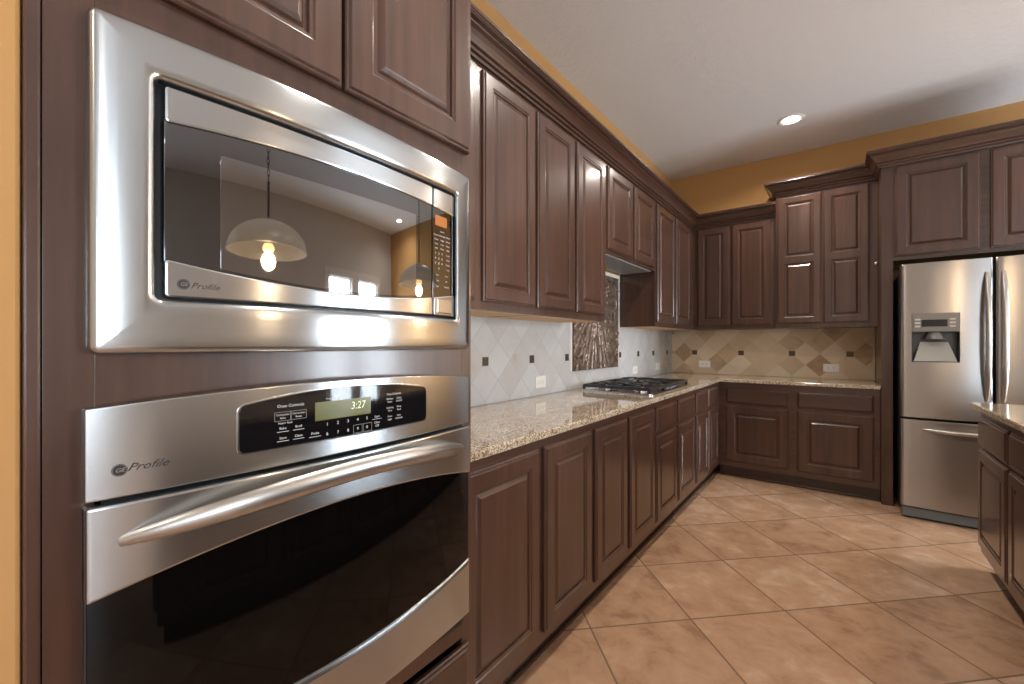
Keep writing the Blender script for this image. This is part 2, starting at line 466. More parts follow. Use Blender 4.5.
# bronze relief mural
def mural():
    y0, y1, z0, z1 = 2.70, 3.48, 1.045, 1.80
    t = thing('relief_mural', 'large bronze relief panel of leaves and stems on the left wall above the cooktop', 'wall panel', (XW + .001, 3.09, z0))
    rr = random.Random(3); NYc, NZc = 150, 150
    strokes = []
    cx, cz = .36, .50
    Q = [i / 70 for i in range(71)]
    for k in range(15):    # long leaves falling from a central knot
        a = -1.57 + (k - 7) * .17; L = .40 + .12 * rr.random(); b_ = rr.uniform(-.12, .12)
        strokes.append([(cx + math.cos(a) * L * q + b_ * q * q * (1 - q), cz + math.sin(a) * L * q - .06 * q * q) for q in Q] + [.0105])
    for k in range(13):    # bow and upper fronds
        a = .0 + k * .262; L = .20 + .10 * rr.random()
        strokes.append([(cx + math.cos(a) * L * q, cz + .02 + math.sin(a) * L * q - .16 * q * q) for q in Q] + [.011])
    for k in range(90):    # curling vines
        u, w_ = rr.random() * .78, rr.random() * .75; a = rr.random() * 6.28; P = []; da = rr.uniform(-.10, .16)
        for i in range(34):
            P.append((u, w_)); u += math.cos(a) * .0045; w_ += math.sin(a) * .0045; a += da
        strokes.append(P + [rr.choice((.005, .007, .009))])
    segs = []
    for s_ in strokes:
        r = s_[-1]; P = s_[:-1]
        for p in P: segs.append((p[0], p[1], r))
    grid = {}
    for (u, w_, r) in segs: grid.setdefault((int(u / .03), int(w_ / .03)), []).append((u, w_, r))
    M = MB()
    import mathutils
    for j in range(NZc + 1):
        for i in range(NYc + 1):
            u, w_ = (y1 - y0) * i / NYc, (z1 - z0) * j / NZc; h = 0
            gi, gj = int(u / .03), int(w_ / .03)
            for di in (-1, 0, 1):
                for dj in (-1, 0, 1):
                    for (a, b, r) in grid.get((gi + di, gj + dj), ()):
                        d = math.hypot(u - a, w_ - b)
                        if d < r: h = max(h, .9 * r * math.sqrt(1 - (d / r) ** 2))
            h += .004 * (mathutils.noise.noise(Vector((u * 26, w_ * 26, 1))) + .5 * mathutils.noise.noise(Vector((u * 70, w_ * 70, 4))))
            if i in (0, NYc) or j in (0, NZc): h = 0
            M.v.append((XW + .020 + h * .9, y0 + u, z0 + w_))
    for j in range(NZc):
        for i in range(NYc):
            b = j * (NYc + 1) + i; M.f.append((b, b + 1, b + NYc + 2, b + NYc + 1))
    bt = NT('dark_bronze_relief'); bt.b.inputs['Metallic'].default_value = .45; bt.b.inputs['Roughness'].default_value = .34
    n = bt.noise(bt.geo(), 30, 4, .6); bt.l(bt.ramp(n.outputs[0], [(.35, srgb(104, 86, 74)), (.7, srgb(146, 126, 112))]), bt.b.inputs['Base Color'])
    M.build('relief_surface', bt.m, t, smooth=True)
    B(XW + .001, XW + .0195, y0, y1, z0, z1).build('backing_slab', BRONZE, t)
    fr = MB(); PT = plain('pale_stone_border', srgb(222, 216, 206), .5)
    fr.box(XW + .001, XW + .022, y0 - .03, y1 + .029, z1 + .001, z1 + .03)
    fr.box(XW + .001, XW + .015, y1 + .001, y1 + .029, z0, z1); fr.box(XW + .001, XW + .0095, y0 - .03, y0 - .001, z0, z1); fr.build('stone_border', PT, t, bevel=.003)
mural()

# outlets on the left wall (horizontal plates)
def outlet(face, a, z, label, mat=OUTL, w_=.118, h_=.074):
    """face 'L' left wall at Y=a ; 'B' back wall at X=a"""
    if face == 'L': loc = (XW + .009, a, z); t = thing('wall_outlet', label, 'outlet', loc)
    else: loc = (a, BY - .009, z); t = thing('wall_outlet', label, 'outlet', loc)
    def bx(m, a0, a1, d0, d1, z0, z1):
        if face == 'L': m.box(XW + .009 + d0, XW + .009 + d1, a + a0, a + a1, z + z0, z + z1)
        else: m.box(a + a0, a + a1, BY - .009 - d1, BY - .009 - d0, z + z0, z + z1)
    m = MB(); bx(m, -w_ / 2, w_ / 2, 0.0003, .005, -h_ / 2, h_ / 2); m.build('cover_plate', mat, t, bevel=.0018)
    for s_ in (-1, 1):
        m = MB(); bx(m, s_ * .021 - .016, s_ * .021 + .016, .005, .0075, -.015, .015); rc = m.build('receptacle', mat, t, bevel=.001)
        m = MB()
        for q in (-.006, .006): bx(m, s_ * .021 - .005, s_ * .021 + .005, .0075, .0078, q - .0012, q + .0012)
        m.build('slots', SLOT, rc)
    return t
outlet('L', 2.283, .998, 'white outlet on the left backsplash between tall oven cabinet and mural')
outlet('L', 3.88, .996, 'white outlet on the left backsplash just past the far end of the cooktop')
outlet('L', 4.51, 1.005, 'white outlet low on the left backsplash, second from the room corner')
outlet('L', 4.78, 1.02, 'beige outlet on the left backsplash nearest the room corner', OUTB)
outlet('B', -1.165, 1.02, 'white outlet on the back backsplash near the room corner')
outlet('B', -.055, 1.015, 'white outlet on the back backsplash nearest the refrigerator')

# ================================================================ TALL OVEN CABINET
XT = -.822
TY0, TY1 = .0525, .8830
oc = thing('oven_cabinet', 'tall brown wood cabinet holding the microwave and wall oven at the left', 'cabinet', (-1.16, .46, 0))
m = MB()  # carcass: two sides, top, back, shelves
m.box(XW + .005, XT - .02, TY0 + .002, TY0 + .02, .10, 2.50); m.box(XW + .005, XT - .02, TY1 - .018, TY1, .10, 2.50)
m.box(XW + .005, XT - .02, TY0 + .02, TY1 - .018, 2.48, 2.50); m.box(XW + .005, XW + .02, TY0 + .02, TY1 - .018, .10, 2.48)
for z in (.10, .455, 1.19, 1.72): m.box(XW + .02, XT - .02, TY0 + .02, TY1 - .018, z, z + .018)
m.build('carcass', W_V, oc)
m = MB(); A = (XT - .02, XT)
m.box(*A, TY0 + .0165, .118, .10, 2.50); m.box(*A, .846, TY1, .10, 2.50)
m.box(*A, .118, .846, 2.42, 2.50); m.box(*A, .118, .846, 1.69, 1.79); m.box(*A, .118, .846, 1.15, 1.24); m.box(*A, .118, .846, .435, .478); m.box(*A, .118, .846, .10, .13)
m.build('face_frame', W_V, oc, bevel=.0008)
B(XT - .02, XT + .0015, TY0, TY0 + .0155, .0, 2.50).build('scribe_strip', W_V, oc, bevel=.003)
B(XT - .10, XT - .085, TY0 + .02, TY1 - .002, .0, .10).build('toe_kick', TOE, oc)
door((XT, .112, 1.768), (0, 1, 0), (1, 0, 0), .372, .69, oc, st=.060)
door((XT, .491, 1.768), (0, 1, 0), (1, 0, 0), .374, .69, oc, st=.060)
drawer_front((XT, .112, .115), (0, 1, 0), (1, 0, 0), .752, .305, oc, W_Y)
tc = crown([(XT, TY0 + .001), (XT, TY1)], 2.50, W_Y, 'crown_molding', oc)

# ---------------------------------------------------------------- bowed appliance surfaces
YC, HW = .481, .372
def bow(y, amt=.027): return amt * (1 - ((y - YC) / HW) ** 2)
def par(y, amt): return amt * (1 - ((y - YC) / HW) ** 2)
def rr(y0, y1, zl, zh, r, ins, n=.0, N=30, amt=.027):
    """loop of a rounded, bowed outline; zl/zh functions of y"""
    y0 += ins; y1 -= ins; r = max(r - ins, .0005)
    L, U = [], []
    ys = [(y0 + r - r * math.cos(k * math.pi / 12), r * (1 - math.sin(k * math.pi / 12))) for k in range(7)]
    ys += [(y0 + r + (y1 - y0 - 2 * r) * k / N, 0) for k in range(1, N)]
    ys += [(y1 - r + r * math.sin(k * math.pi / 12), r * (1 - math.cos(k * math.pi / 12))) for k in range(7)]
    for (y, d) in ys:
        L.append((XT + n + bow(y, amt), y, zl(y) + ins + d)); U.append((XT + n + bow(y, amt), y, zh(y) - ins - d))
    return L + U[::-1], len(L)
def slab(name, y0, y1, zl, zh, r, n0, n1, mat, parent, rnd=.003, amt=.027):
    fl = lambda q: q if callable(q) else (lambda y: q)
    zl, zh = fl(zl), fl(zh); loops = []
    for (i_, n_) in ((0, n0), (0, n1 - rnd), (rnd * .3, n1 - rnd * .3), (rnd, n1), (rnd + .0006, n1), (rnd + .002, n1)):
        L, h = rr(y0, y1, zl, zh, r, i_, n_, amt=amt); loops.append(L)
    return MB().loft(loops, True, True, half=h).build(name, mat, parent, smooth=True)

# ---------------------------------------------------------------- MICROWAVE
mw = thing('microwave', 'built-in stainless steel microwave with mirror-dark door glass, above the wall oven', 'microwave', (XT, .48, 1.231))
k0, k1 = (lambda y: 1.229), (lambda y: 1.7045 - .008 * (y - .11) + par(y, .003))
h0, h1 = (lambda y: 1.308), (lambda y: 1.635)
loops = []
for (i_, n_) in ((0, .001), (0, .014), (.002, .0175), (.0055, .0205), (.010, .0215), (.03, .0222), (.055, .0222)):
    L, hh = rr(.1095, .8600, k0, k1, .012, i_, n_); loops.append(L)
for (i_, n_) in ((-.009, .0222), (-.004, .0205), (-.0012, .0175), (0, .013), (0, -.012)):
    L, hh = rr(.179, .8025, h0, h1, .010, i_, n_); loops.append(L)
MB().loft(loops).build('trim_frame', STEEL, mw, smooth=True)
slab('housing', .172, .809, 1.302, 1.636, .005, -.028, -.012, BLACK, mw)
B(XT - .42, XT - .03, .17, .81, 1.25, 1.66).build('oven_box', DKSTEEL, mw)
pm = lambda y, a: a * (1 - ((y - .495) / .305) ** 2)
gt = lambda y: 1.576 + pm(y, .015)
gb = lambda y: 1.371 - pm(y, .027)
DY0, DY1 = .1905, .7160
slab('door_glass', DY0, DY1, lambda y: gb(y) - .004, lambda y: gt(y) + .004, .001, -.010, .0085, MWGLASS, mw, .001)
slab('door_top_band', DY0, DY1, gt, 1.6305, .006, -.010, .0125, STEEL, mw)
slab('door_bottom_band', DY0, DY1, 1.3135, gb, .006, -.010, .0125, STEEL, mw)
slab('viewing_window', .262, .664, lambda y: gb(y) + .004, 1.549, .004, .0075, .0088, MWMESH, mw, .0004)
slab('control_glass', .7185, .7975, lambda y: gb(y) - .004, lambda y: gt(y) + .004, .001, -.010, .0085, MWGLASS, mw, .001)
slab('control_top_band', .7185, .7975, gt, 1.6305, .006, -.010, .0125, STEEL, mw)
slab('control_bottom_band', .7185, .7975, 1.3135, gb, .006, -.010, .0125, STEEL, mw)
slab('open_button', 0.730, .786, 1.320, 1.3555, .002, .0105, .0145, CHROME, mw, .002)
slab('keypad_display', .728, .772, 1.540, 1.566, .002, .0075, .0092, plain('amber_display', srgb(150, 96, 50), .2, emit=srgb(190, 110, 50), es=.35), mw, .0004)
xk = lambda y: XT + bow(y) + .0093
m = MB()
rows = [('Sensor', 1.527), ('Popcorn Beverage Reheat', 1.516), ('Potato Veggie Defrost', 1.505), ('Time Cook Power', 1.494), ('Add Timer Help', 1.483)]
kx = [.732, .754, .776]
for r_, (s_, z) in enumerate(rows):
    ws = s_.split()
    for c_, wd in enumerate(ws): add_text(m, wd, .0055, kx[c_] if len(ws) > 1 else .754, z, xk)
for r_, s_ in enumerate(['123', '456', '789', '.0.']):
    for c_, ch in enumerate(s_):
        if ch != '.': add_text(m, ch, .0085, [.729, .741, .753][c_], 1.470 - r_ * .0125, xk)
for r_, s_ in enumerate(['Cook', 'Clock', 'Surface', 'Vent']): add_text(m, s_, .0055, .776, 1.470 - r_ * .0125, xk)
for r_, s_ in enumerate(['Start Pause', 'Clear Off', 'Light Turntable']):
    for c_, wd in enumerate(s_.split()): add_text(m, wd, .005, [.736, .770][c_], 1.416 - r_ * .014, xk)
m.build('keypad_lettering', PRINT, mw)
def ge_badge(parent, y, z, xf, r=.0085):
    m = MB(); seg = 28; b = len(m.v)
    m.v.append((xf(y), y, z))
    for k in range(seg):
        t = 2 * math.pi * k / seg; m.v.append((xf(y + r * math.cos(t)), y + r * math.cos(t), z + r * math.sin(t)))
    for k in range(seg): m.f.append((b, b + 1 + k, b + 1 + (k + 1) % seg))
    d = m.build('round_badge', INK, parent)
    m = MB(); x2 = lambda q: xf(q) + .0004
    rin, rout = r * .86, r * .91
    for k in range(seg):
        t0, t1 = 2 * math.pi * k / seg, 2 * math.pi * (k + 1) / seg; b = len(m.v)
        m.v += [(x2(y + q * math.cos(a)), y + q * math.cos(a), z + q * math.sin(a)) for q, a in ((rin, t0), (rout, t0), (rout, t1), (rin, t1))]
        m.f.append((b, b + 1, b + 2, b + 3))
    add_text(m, 'GE', r * 1.0, y, z, x2, .35)
    m.build('monogram', CHROME, d)
    return d
ge_badge(mw, .2130, 1.3345, lambda y: XT + bow(y) + .0128, .0082)
m = MB(); add_text(m, 'Profile', .0130, .2400, 1.3330, lambda y: XT + bow(y) + .0129, .45, 1.1); m.build('badge_lettering', INK, mw)

# ---------------------------------------------------------------- WALL OVEN
ov = thing('wall_oven', 'built-in stainless steel wall oven with bowed door and lit control panel', 'oven', (XT, .48, .509))
B(XT - .55, XT - .001, .125, .84, .515, 1.14).build('oven_box', DKSTEEL, ov)
slab('control_panel', .106, .8545, 1.0285, lambda y: 1.155 + par(y, .017), .002, .001, .020, STEEL, ov, .002)
cp = lambda y: 1.139 + .020 * (1 - ((y - .485) / .205) ** 2)
slab('control_glass', .2835, .6845, 1.0615, cp, .010, .0185, .0215, PANGLASS, ov, .0008)
slab('control_bezel', .2805, .6875, 1.0585, lambda y: cp(y) + .003, .012, .018, .0205, CHROME, ov, .0008)
xo = lambda y: XT + bow(y) + .0224
slab('display', .408, .527, 1.0985, 1.1335, .001, .0205, .0219, LCD, ov, .0002)
m = MB(); add_text(m, '3:27', .021, .497, 1.119, xo, .12, .9); m.build('display_digits', LCDT, ov)
m = MB()
add_text(m, 'Oven Controls', .0075, .3645, 1.1335, xo)
for (s_, y, z) in (('Convection', .351, 1.1185), ('Bake', .351, 1.1125), ('Convection', .378, 1.1185), ('Roast', .378, 1.1125),
                   ('Multi/1 Rack', .355, 1.1035), ('Bake', .351, 1.0945), ('Broil', .378, 1.0945), ('Start', .351, 1.0775), ('Clean', .378, 1.0775),
                   ):
    add_text(m, s_, .0062 if z < 1.1 else .0048, y, z, xo)
for y in (.351, .378):
    for z in (1.0890, 1.0725): add_quad(m, y - .010, y + .010, z - .0008, z, xo, 2)
m.build('oven_controls_lettering', PRINT, ov); m = MB()
add_text(m, 'Probe', .0062, .408, 1.0765, xo); add_quad(m, .397, .419, 1.0700, 1.0708, xo, 2); m.build('probe_key_lettering', PRINT, ov); m = MB()
add_text(m, 'Timer On/Off', .0045, .441, 1.1385, xo)
m.build('timer_key_lettering', PRINT, ov); m = MB()
for k in range(5):
    y = .4315 + k * .0215
    add_text(m, '12345'[k], .0085, y, 1.0900, xo); add_text(m, '67890'[k], .0085, y, 1.0715, xo)
m.build('number_keys_lettering', PRINT, ov); m = MB()
for (s_, y, z) in (('Start', .542, 1.090), ('Clear', .542, 1.0775), ('Off', .542, 1.0705)): add_text(m, s_, .0065, y, z, xo)
add_quad(m, .530, .554, 1.0845, 1.0852, xo, 2)
m.build('start_clear_lettering', PRINT, ov); m = MB()
add_text(m, 'Time Controls', .0065, .586, 1.1335, xo)
for (y, L_) in ((.575, (('Kitchen', 1.1235), ('Timer', 1.117), ('Cooking', 1.1045), ('Time', 1.098), ('Oven', 1.0855), ('Light', 1.079))),
                (.600, (('Clock', 1.1235), ('On/Off', 1.117), ('Delay', 1.1045), ('Start', 1.098), ('Lock', 1.0855), ('Controls', 1.079)))):
    for s_, z in L_: add_text(m, s_, .0055, y, z, xo)
m.build('timer_controls_lettering', PRINT, ov)
m = MB(); add_outline(m, .337, .3645, 1.1075, 1.1235, xo); add_outline(m, .3645, .392, 1.1075, 1.1235, xo); m.build('button_outline', GREYP, ov); m = MB()
add_outline(m, .486, .5065, 1.0630, 1.0800, xo); add_outline(m, .5085, .529, 1.0630, 1.0800, xo); m.build('button_outline', GREYP, ov)
ge_badge(ov, .1400, 1.0665, lambda y: XT + bow(y) + .0203, .0085)
m = MB(); add_text(m, 'Profile', .0150, .1700, 1.0680, lambda y: XT + bow(y) + .0204, .45, 1.15); m.build('badge_lettering', INK, ov)
# door
ga = lambda y: .893 + par(y, .043)
gbm = lambda y: .660 - par(y, .030)
odr = slab('door', .106, .8555, .512, 1.0210, .004, .001, .012, DKSTEEL, ov, .002)
slab('door_top_band', .106, .8555, ga, 1.0215, .004, .004, .026, STEEL, odr, .004)
slab('door_bottom_band', .106, .8555, .511, gbm, .004, .004, .026, STEEL, odr, .010)
slab('door_glass', .108, .8535, lambda y: gbm(y) - .004, lambda y: ga(y) + .004, .001, .004, .0185, OVGLASS, odr, .001)
N_ = 28; pts = []; rad = []
for k in range(N_ + 1):
    s_ = k / N_; y = .140 + (.822 - .140) * s_; e = (2 * s_ - 1)
    out = .050 * (1 - abs(e) ** 3.2)
    pts.append((XT + .024 + bow(y) + out, y, .968 + .038 * (1 - e * e)))
    rad.append(.0185 * (1 - .62 * abs(e) ** 5))
MB().tube(pts, rad, 14, (.62, 1.0)).build('handle', HANDLE, odr, smooth=True)
B(XT - .02, XT + .012, .122, .835, .484, .508).build('bottom_vent', BLACK, ov)

# ================================================================ BASE CABINETS
XF = -.901; YF = 4.408
def base_left(y0, y1, doors, drawers, label):
    t = thing('base_cabinet', label, 'cabinet', ((XW + XF) / 2, (y0 + y1) / 2, 0), 'base cabinets under the granite counter')
    B(XW + .012, XF - .02, y0 + .001, y1 - .001, .10, .883).build('carcass', W_V, t)
    B(XF - .0199, XF, y0 + .0003, y1 - .0003, .10, .883).build('face_frame', W_Y, t)
    for (a, b) in doors:
        top = .690 if drawers else .849
        top = .672 if drawers else .849
        door((XF, a, .142), (0, 1, 0), (1, 0, 0), b - a, top - .142, t)
    if drawers:
        for (a, b) in doors: drawer_front((XF, a, .696), (0, 1, 0), (1, 0, 0), b - a, .153, t, W_V)
    B(XF - .065, XF - .052, y0 + .0005, y1 - .0005, 0, .10).build('toe_kick', TOE, t)
    return t
base_left(.885, 1.775, [(.905, 1.328), (1.365, 1.753)], False, 'brown two-door base cabinet next to the tall oven cabinet')
base_left(1.775, 2.603, [(1.793, 2.160), (2.201, 2.590)], False, 'brown two-door base cabinet with full-height doors, just before the cooktop')
base_left(2.603, 3.530, [(2.618, 3.036), (3.073, 3.501)], True, 'brown base cabinet with two false drawers under the cooktop')
base_left(3.530, YF - .002, [(3.557, 3.918), (3.957, 4.309)], True, 'brown base cabinet with two drawers at the inner corner past the cooktop')
def base_back(x0, x1, a, b, label):
    t = thing('base_cabinet', label, 'cabinet', ((x0 + x1) / 2, (YF + BY) / 2, 0), 'base cabinets under the granite counter')
    B(x0 + .001, x1 - .001, YF + .02, BY - .012, .10, .883).build('carcass', W_V, t)
    B(x0 + .0003, x1 - .0003, YF, YF + .0199, .10, .883).build('face_frame', W_X, t)
    door((a, YF, .150), (1, 0, 0), (0, -1, 0), b - a, .672 - .150, t, st=.070)
    drawer_front((a, YF, .693), (1, 0, 0), (0, -1, 0), b - a, .143, t, W_X)
    B(x0 + .0005, x1 - .0005, YF + .045, YF + .058, 0, .10).build('toe_kick', TOE, t)
base_back(XF + .001, -.310, -.836, -.340, 'brown one-drawer base cabinet on the back wall beside the inner corner')
base_back(-.310, .262, -.282, .224, 'brown one-drawer base cabinet on the back wall beside the refrigerator panel')
m = MB()
m.box(XF - .052, XF - .040, .885, YF + .03, 0, .016); m.box(XF - .040, .262, YF + .031, YF + .0445, 0, .016)
struct(m.build('trim_1', TOE, bevel=.004))

# countertop: L shape, one slab
def ctr(name, poly, z0, z1, label):
    loops = []
    n = len(poly)
    P = [Vector(p) for p in poly]; N2 = []
    for i in range(n):
        d0 = (P[i] - P[i - 1]).normalized(); d1 = (P[(i + 1) % n] - P[i]).normalized()
        a, b = Vector((d0.y, -d0.x)), Vector((d1.y, -d1.x)); N2.append((a + b) / (1 + a.dot(b)))
    for (i_, z) in ((.004, z0), (0, z0 + .003), (0, z1 - .006), (.0018, z1 - .002), (.006, z1)):
        loops.append([(p.x - o.x * i_, p.y - o.y * i_, z) for p, o in zip(P, N2)])
    o = MB().loft(loops, True, True).build(name, GRAN)
    return tag(o, label, 'countertop')
XC, YCN = -.8796, 4.3815
ctr('granite_countertop', [(XW + .0095, .885), (XC, .885), (XC, YCN), (.262, YCN), (.262, BY - .0135), (XW + .0095, BY - .0135)], .884, .914,
    'long L-shaped speckled cream granite countertop along the left and back walls')

# ================================================================ COOKTOP
def cooktop():
    x0, x1, y0, y1, z = -1.450, -.925, 2.655, 3.560, .9145
    t = thing('gas_cooktop', 'stainless steel gas cooktop with black grates set in the left granite counter', 'cooktop', ((x0 + x1) / 2, (y0 + y1) / 2, z))
    def rrect(i, z_, r=.03):
        r = max(r - i, .003); L = []
        for (cx, cy, a0) in ((x1 - i - r, y1 - i - r, 0), (x0 + i + r, y1 - i - r, 90), (x0 + i + r, y0 + i + r, 180), (x1 - i - r, y0 + i + r, 270)):
            for k in range(7):
                a = math.radians(a0 + 15 * k); L.append((cx + r * math.cos(a), cy + r * math.sin(a), z_))
        return L
    MB().loft([rrect(0, z), rrect(0, z + .006), rrect(.003, z + .010), rrect(.008, z + .011), rrect(.020, z + .008), rrect(.03, z + .007)], True, True).build('tray', CHROME, t, smooth=True)
    burners = [(-1.32, 2.83, .036), (-1.06, 2.83, .045), (-1.19, 3.105, .055), (-1.32, 3.385, .045), (-1.06, 3.385, .036)]
    for (x, y, r) in burners:
        MB().lathe((x, y, z + .007), [(r * 1.25, 0), (r * 1.2, .004), (r * .85, .008), (r * .8, .014), (0.001, .014)], 24).build('burner_base', CHROME, t, smooth=True)
        MB().lathe((x, y, z + .021), [(r * .6, 0), (r * .78, .001), (r * .80, .006), (r * .7, .009), (0.001, .0095)], 24).build('burner_cap', CAST, t, smooth=True)
    def bar(m, a, b, zz, w_=.008, h_=.016):
        a, b = Vector(a), Vector(b); d = (b - a).normalized(); n = Vector((-d.y, d.x)) * w_
        L = lambda p: [(p.x - n.x, p.y - n.y, zz - h_), (p.x + n.x, p.y + n.y, zz - h_), (p.x + n.x * .7, p.y + n.y * .7, zz), (p.x - n.x * .7, p.y - n.y * .7, zz)]
        m.loft([L(a), L(b)], True, True)
    gz = z + .050
    for g, (a, b) in enumerate(((2.70, 2.965), (2.975, 3.235), (3.245, 3.515))):
        m = MB(); xa, xb = -1.425, -.955
        for (p, q) in (((xa, a), (xb, a)), ((xa, b), (xb, b)), ((xa, a), (xa, b)), ((xb, a), (xb, b))): bar(m, p, q, gz - .004, .008, .020)
        for (x, y) in ((xa, a), (xb, a), (xa, b), (xb, b)): m.box(x - .008, x + .008, y - .008, y + .008, z + .010, gz - .01)
        cs = [(x, y, r) for (x, y, r) in burners if a < y < b]
        for (x, y, r) in cs:
            for k in range(4 if len(cs) > 1 else 8):
                an = math.pi / 2 * k + (0 if len(cs) > 1 else 0) if len(cs) > 1 else math.pi / 4 * k
                c_, s_ = math.cos(an), math.sin(an)
                lim = []
                if c_ > .1: lim.append((xb - x) / c_)
                if c_ < -.1: lim.append((xa - x) / c_)
                if s_ > .1: lim.append((b - y) / s_)
                if s_ < -.1: lim.append((a - y) / s_)
                L_ = min(lim) if lim else .1
                L_ = min(L_, .17)
                bar(m, (x + c_ * r * .45, y + s_ * r * .45), (x + c_ * L_, y + s_ * L_), gz)
        if len(cs) > 1: bar(m, ((xa + xb) / 2, a), ((xa + xb) / 2, b), gz - .002)
        m.build('grate', CAST, t, bevel=.0015)
    for k, y in enumerate((3.0, 3.055, 3.11, 3.165, 3.22)):
        MB().lathe((-.945 - .022, y, z + .008), [(.017, 0), (.0165, .010), (.014, .018), (.001, .019)], 20).build('knob', CAST, t, smooth=True)
cooktop()

# ================================================================ WALL CABINETS, left
XU = -1.2107; YU = 4.6763; ZU = 1.3866
def upper_left(y0, y1, doors, label, z0=ZU, z1=2.43, dz0=1.425, dz1=2.412):
    t = thing('wall_cabinet', label, 'cabinet', ((XW + XU) / 2, (y0 + y1) / 2, z0), 'wall cabinets')
    m = MB(); x0 = XW + .0095
    m.box(x0, XU - .02, y0 + .001, y0 + .018, z0 + .002, z1); m.box(x0, XU - .02, y1 - .018, y1 - .001, z0 + .002, z1); m.box(x0, XU - .02, y0 + .018, y1 - .018, z1 - .018, z1)
    m.build('carcass', W_V, t)
    B(x0, XU - .02, y0 + .018, y1 - .018, z0 + .001, z0 + .017).build('bottom_board', W_IN, t)
    B(XU - .0199, XU, y0 + .0003, y1 - .0003, z0, z1).build('face_frame', W_V, t)
    for (a, b) in doors: door((XU, a, dz0), (0, 1, 0), (1, 0, 0), b - a, dz1 - dz0, t)
    return t
upper_left(.885, 1.767, [(.90, 1.312), (1.366, 1.754)], 'brown two-door wall cabinet next to the tall oven cabinet')
upper_left(1.767, 2.568, [(1.78, 2.150), (2.184, 2.557)], 'brown two-door wall cabinet beside the range hood recess, nearer the camera')
hc = upper_left(2.568, 3.536, [(2.602, 3.020), (3.060, 3.486)], 'short brown two-door wall cabinet above the cooktop', 1.845, 2.43, 1.866, 2.412)
B(XW + .05, XU - .025, 2.605, 3.51, 1.838, 1.862).build('hood_insert', HOODM, hc, bevel=.004)
upper_left(3.536, YU - .0005, [(3.557, 4.040), (4.080, 4.557)], 'brown two-door wall cabinet between cooktop recess and room corner')
def upper_back(x0, x1, yf, doors, label, z1, dz1, panels=1, name='wall_cabinet'):
    t = thing(name, label, 'cabinet', ((x0 + x1) / 2, (yf + BY) / 2, ZU), 'wall cabinets')
    B(x0 + .001, x1 - .001, yf + .02, BY - .0095, ZU, z1).build('carcass', W_V, t)
    B(x0 + .0003, x1 - .0003, yf, yf + .0199, ZU, z1).build('face_frame', W_V, t)
    for (a, b) in doors: door((a, yf, 1.425), (1, 0, 0), (0, -1, 0), b - a, dz1 - 1.425, t, panels)
    return t
upper_back(XU + .0005, -.462, YU, [(-1.155, -.858), (-.838, -.505)], 'brown two-door wall cabinet on the back wall at the room corner', 2.43, 2.412)
YD = 4.625
dc = upper_back(-.460, .262, YD, [(-.449, -.118), (-.106, .205)], 'tall brown wall cabinet with two four-panel doors left of the refrigerator', 2.60, 2.578, 2)
tag(crown([(XU, .982), (XU, YU), (-.4605, YU)], 2.4305, W_Y, 'crown_molding'), 'brown crown molding running along the top of the left and corner wall cabinets', 'molding')
crown([(-.460, BY - .01), (-.460, YD), (.262, YD)], 2.60, W_X, 'crown_molding', dc)

# ================================================================ REFRIGERATOR SURROUND
YS = 4.360
fc = thing('refrigerator_cabinet', 'brown cabinet surround with side panels and two doors above the refrigerator', 'cabinet', (.80, 4.68, 0))
B(.2635, .333, YS, BY - .001, 0, 2.60).build('side_panel', W_V, fc, bevel=.002)
B(1.290, 1.360, YS, BY - .001, 0, 2.60).build('side_panel', W_V, fc, bevel=.002)
B(.3335, 1.2895, YS + .02, BY - .001, 1.876, 2.60).build('carcass', W_V, fc)
B(.3335, 1.2895, YS, YS + .0199, 1.876, 2.60).build('face_frame', W_X, fc)
door((.343, YS, 1.905), (1, 0, 0), (0, -1, 0), .786 - .343, 2.588 - 1.905, fc, st=.062)
door((.835, YS, 1.905), (1, 0, 0), (0, -1, 0), 1.275 - .835, 2.588 - 1.905, fc, st=.062)
crown([(.2635, BY - .01), (.2635, YS), (1.360, YS), (1.360, BY - .01)], 2.60, W_X, 'crown_molding', fc)

# ================================================================ REFRIGERATOR
fr = thing('refrigerator', 'stainless steel french door refrigerator with ice dispenser on the back wall', 'refrigerator', (.81, 4.5, 0))
FY = 4.128
B(.362, 1.262, FY + .075, 4.93, .03, 1.765).build('body', DKSTEEL, fr, bevel=.004)
FXC = .812
def fslab(name, x0, x1, z0, z1, y, th, mat, parent, r=.018, bulge=.014, hole=None):
    """vertical door skin bowed toward the room (-Y) with rounded vertical edges"""
    N = 20; prof = []
    xs = [(x0, y + th), (x0, y + r)] + [(x0 + r * (1 - math.cos(a)), y + r * (1 - math.sin(a))) for a in [math.pi / 2 * k / 6 for k in range(1, 7)]]
    xs += [(x0 + r + (x1 - x0 - 2 * r) * k / N, y) for k in range(1, N)]
    xs += [(x1 - r + r * math.sin(a), y + r * (1 - math.cos(a))) for a in [math.pi / 2 * k / 6 for k in range(0, 7)]] + [(x1, y + th)]
    def bl(x): return bulge * (1 - ((x - (x0 + x1) / 2) / ((x1 - x0) / 2)) ** 2)
    fn = lambda x, yy: (x, yy - (bl(x) if yy < y + r + 1e-6 else 0))
    m = MB(); L = []
    for (z, i_) in ((z0, .004), (z0 + .004, 0), (z1 - .004, 0), (z1, .004)):
        L.append([(fn(x, yy)[0], fn(x, yy)[1] + i_, z) for x, yy in xs])
    m.loft(L, True, True)
    return m.build(name, mat, parent, smooth=True)
ld = None
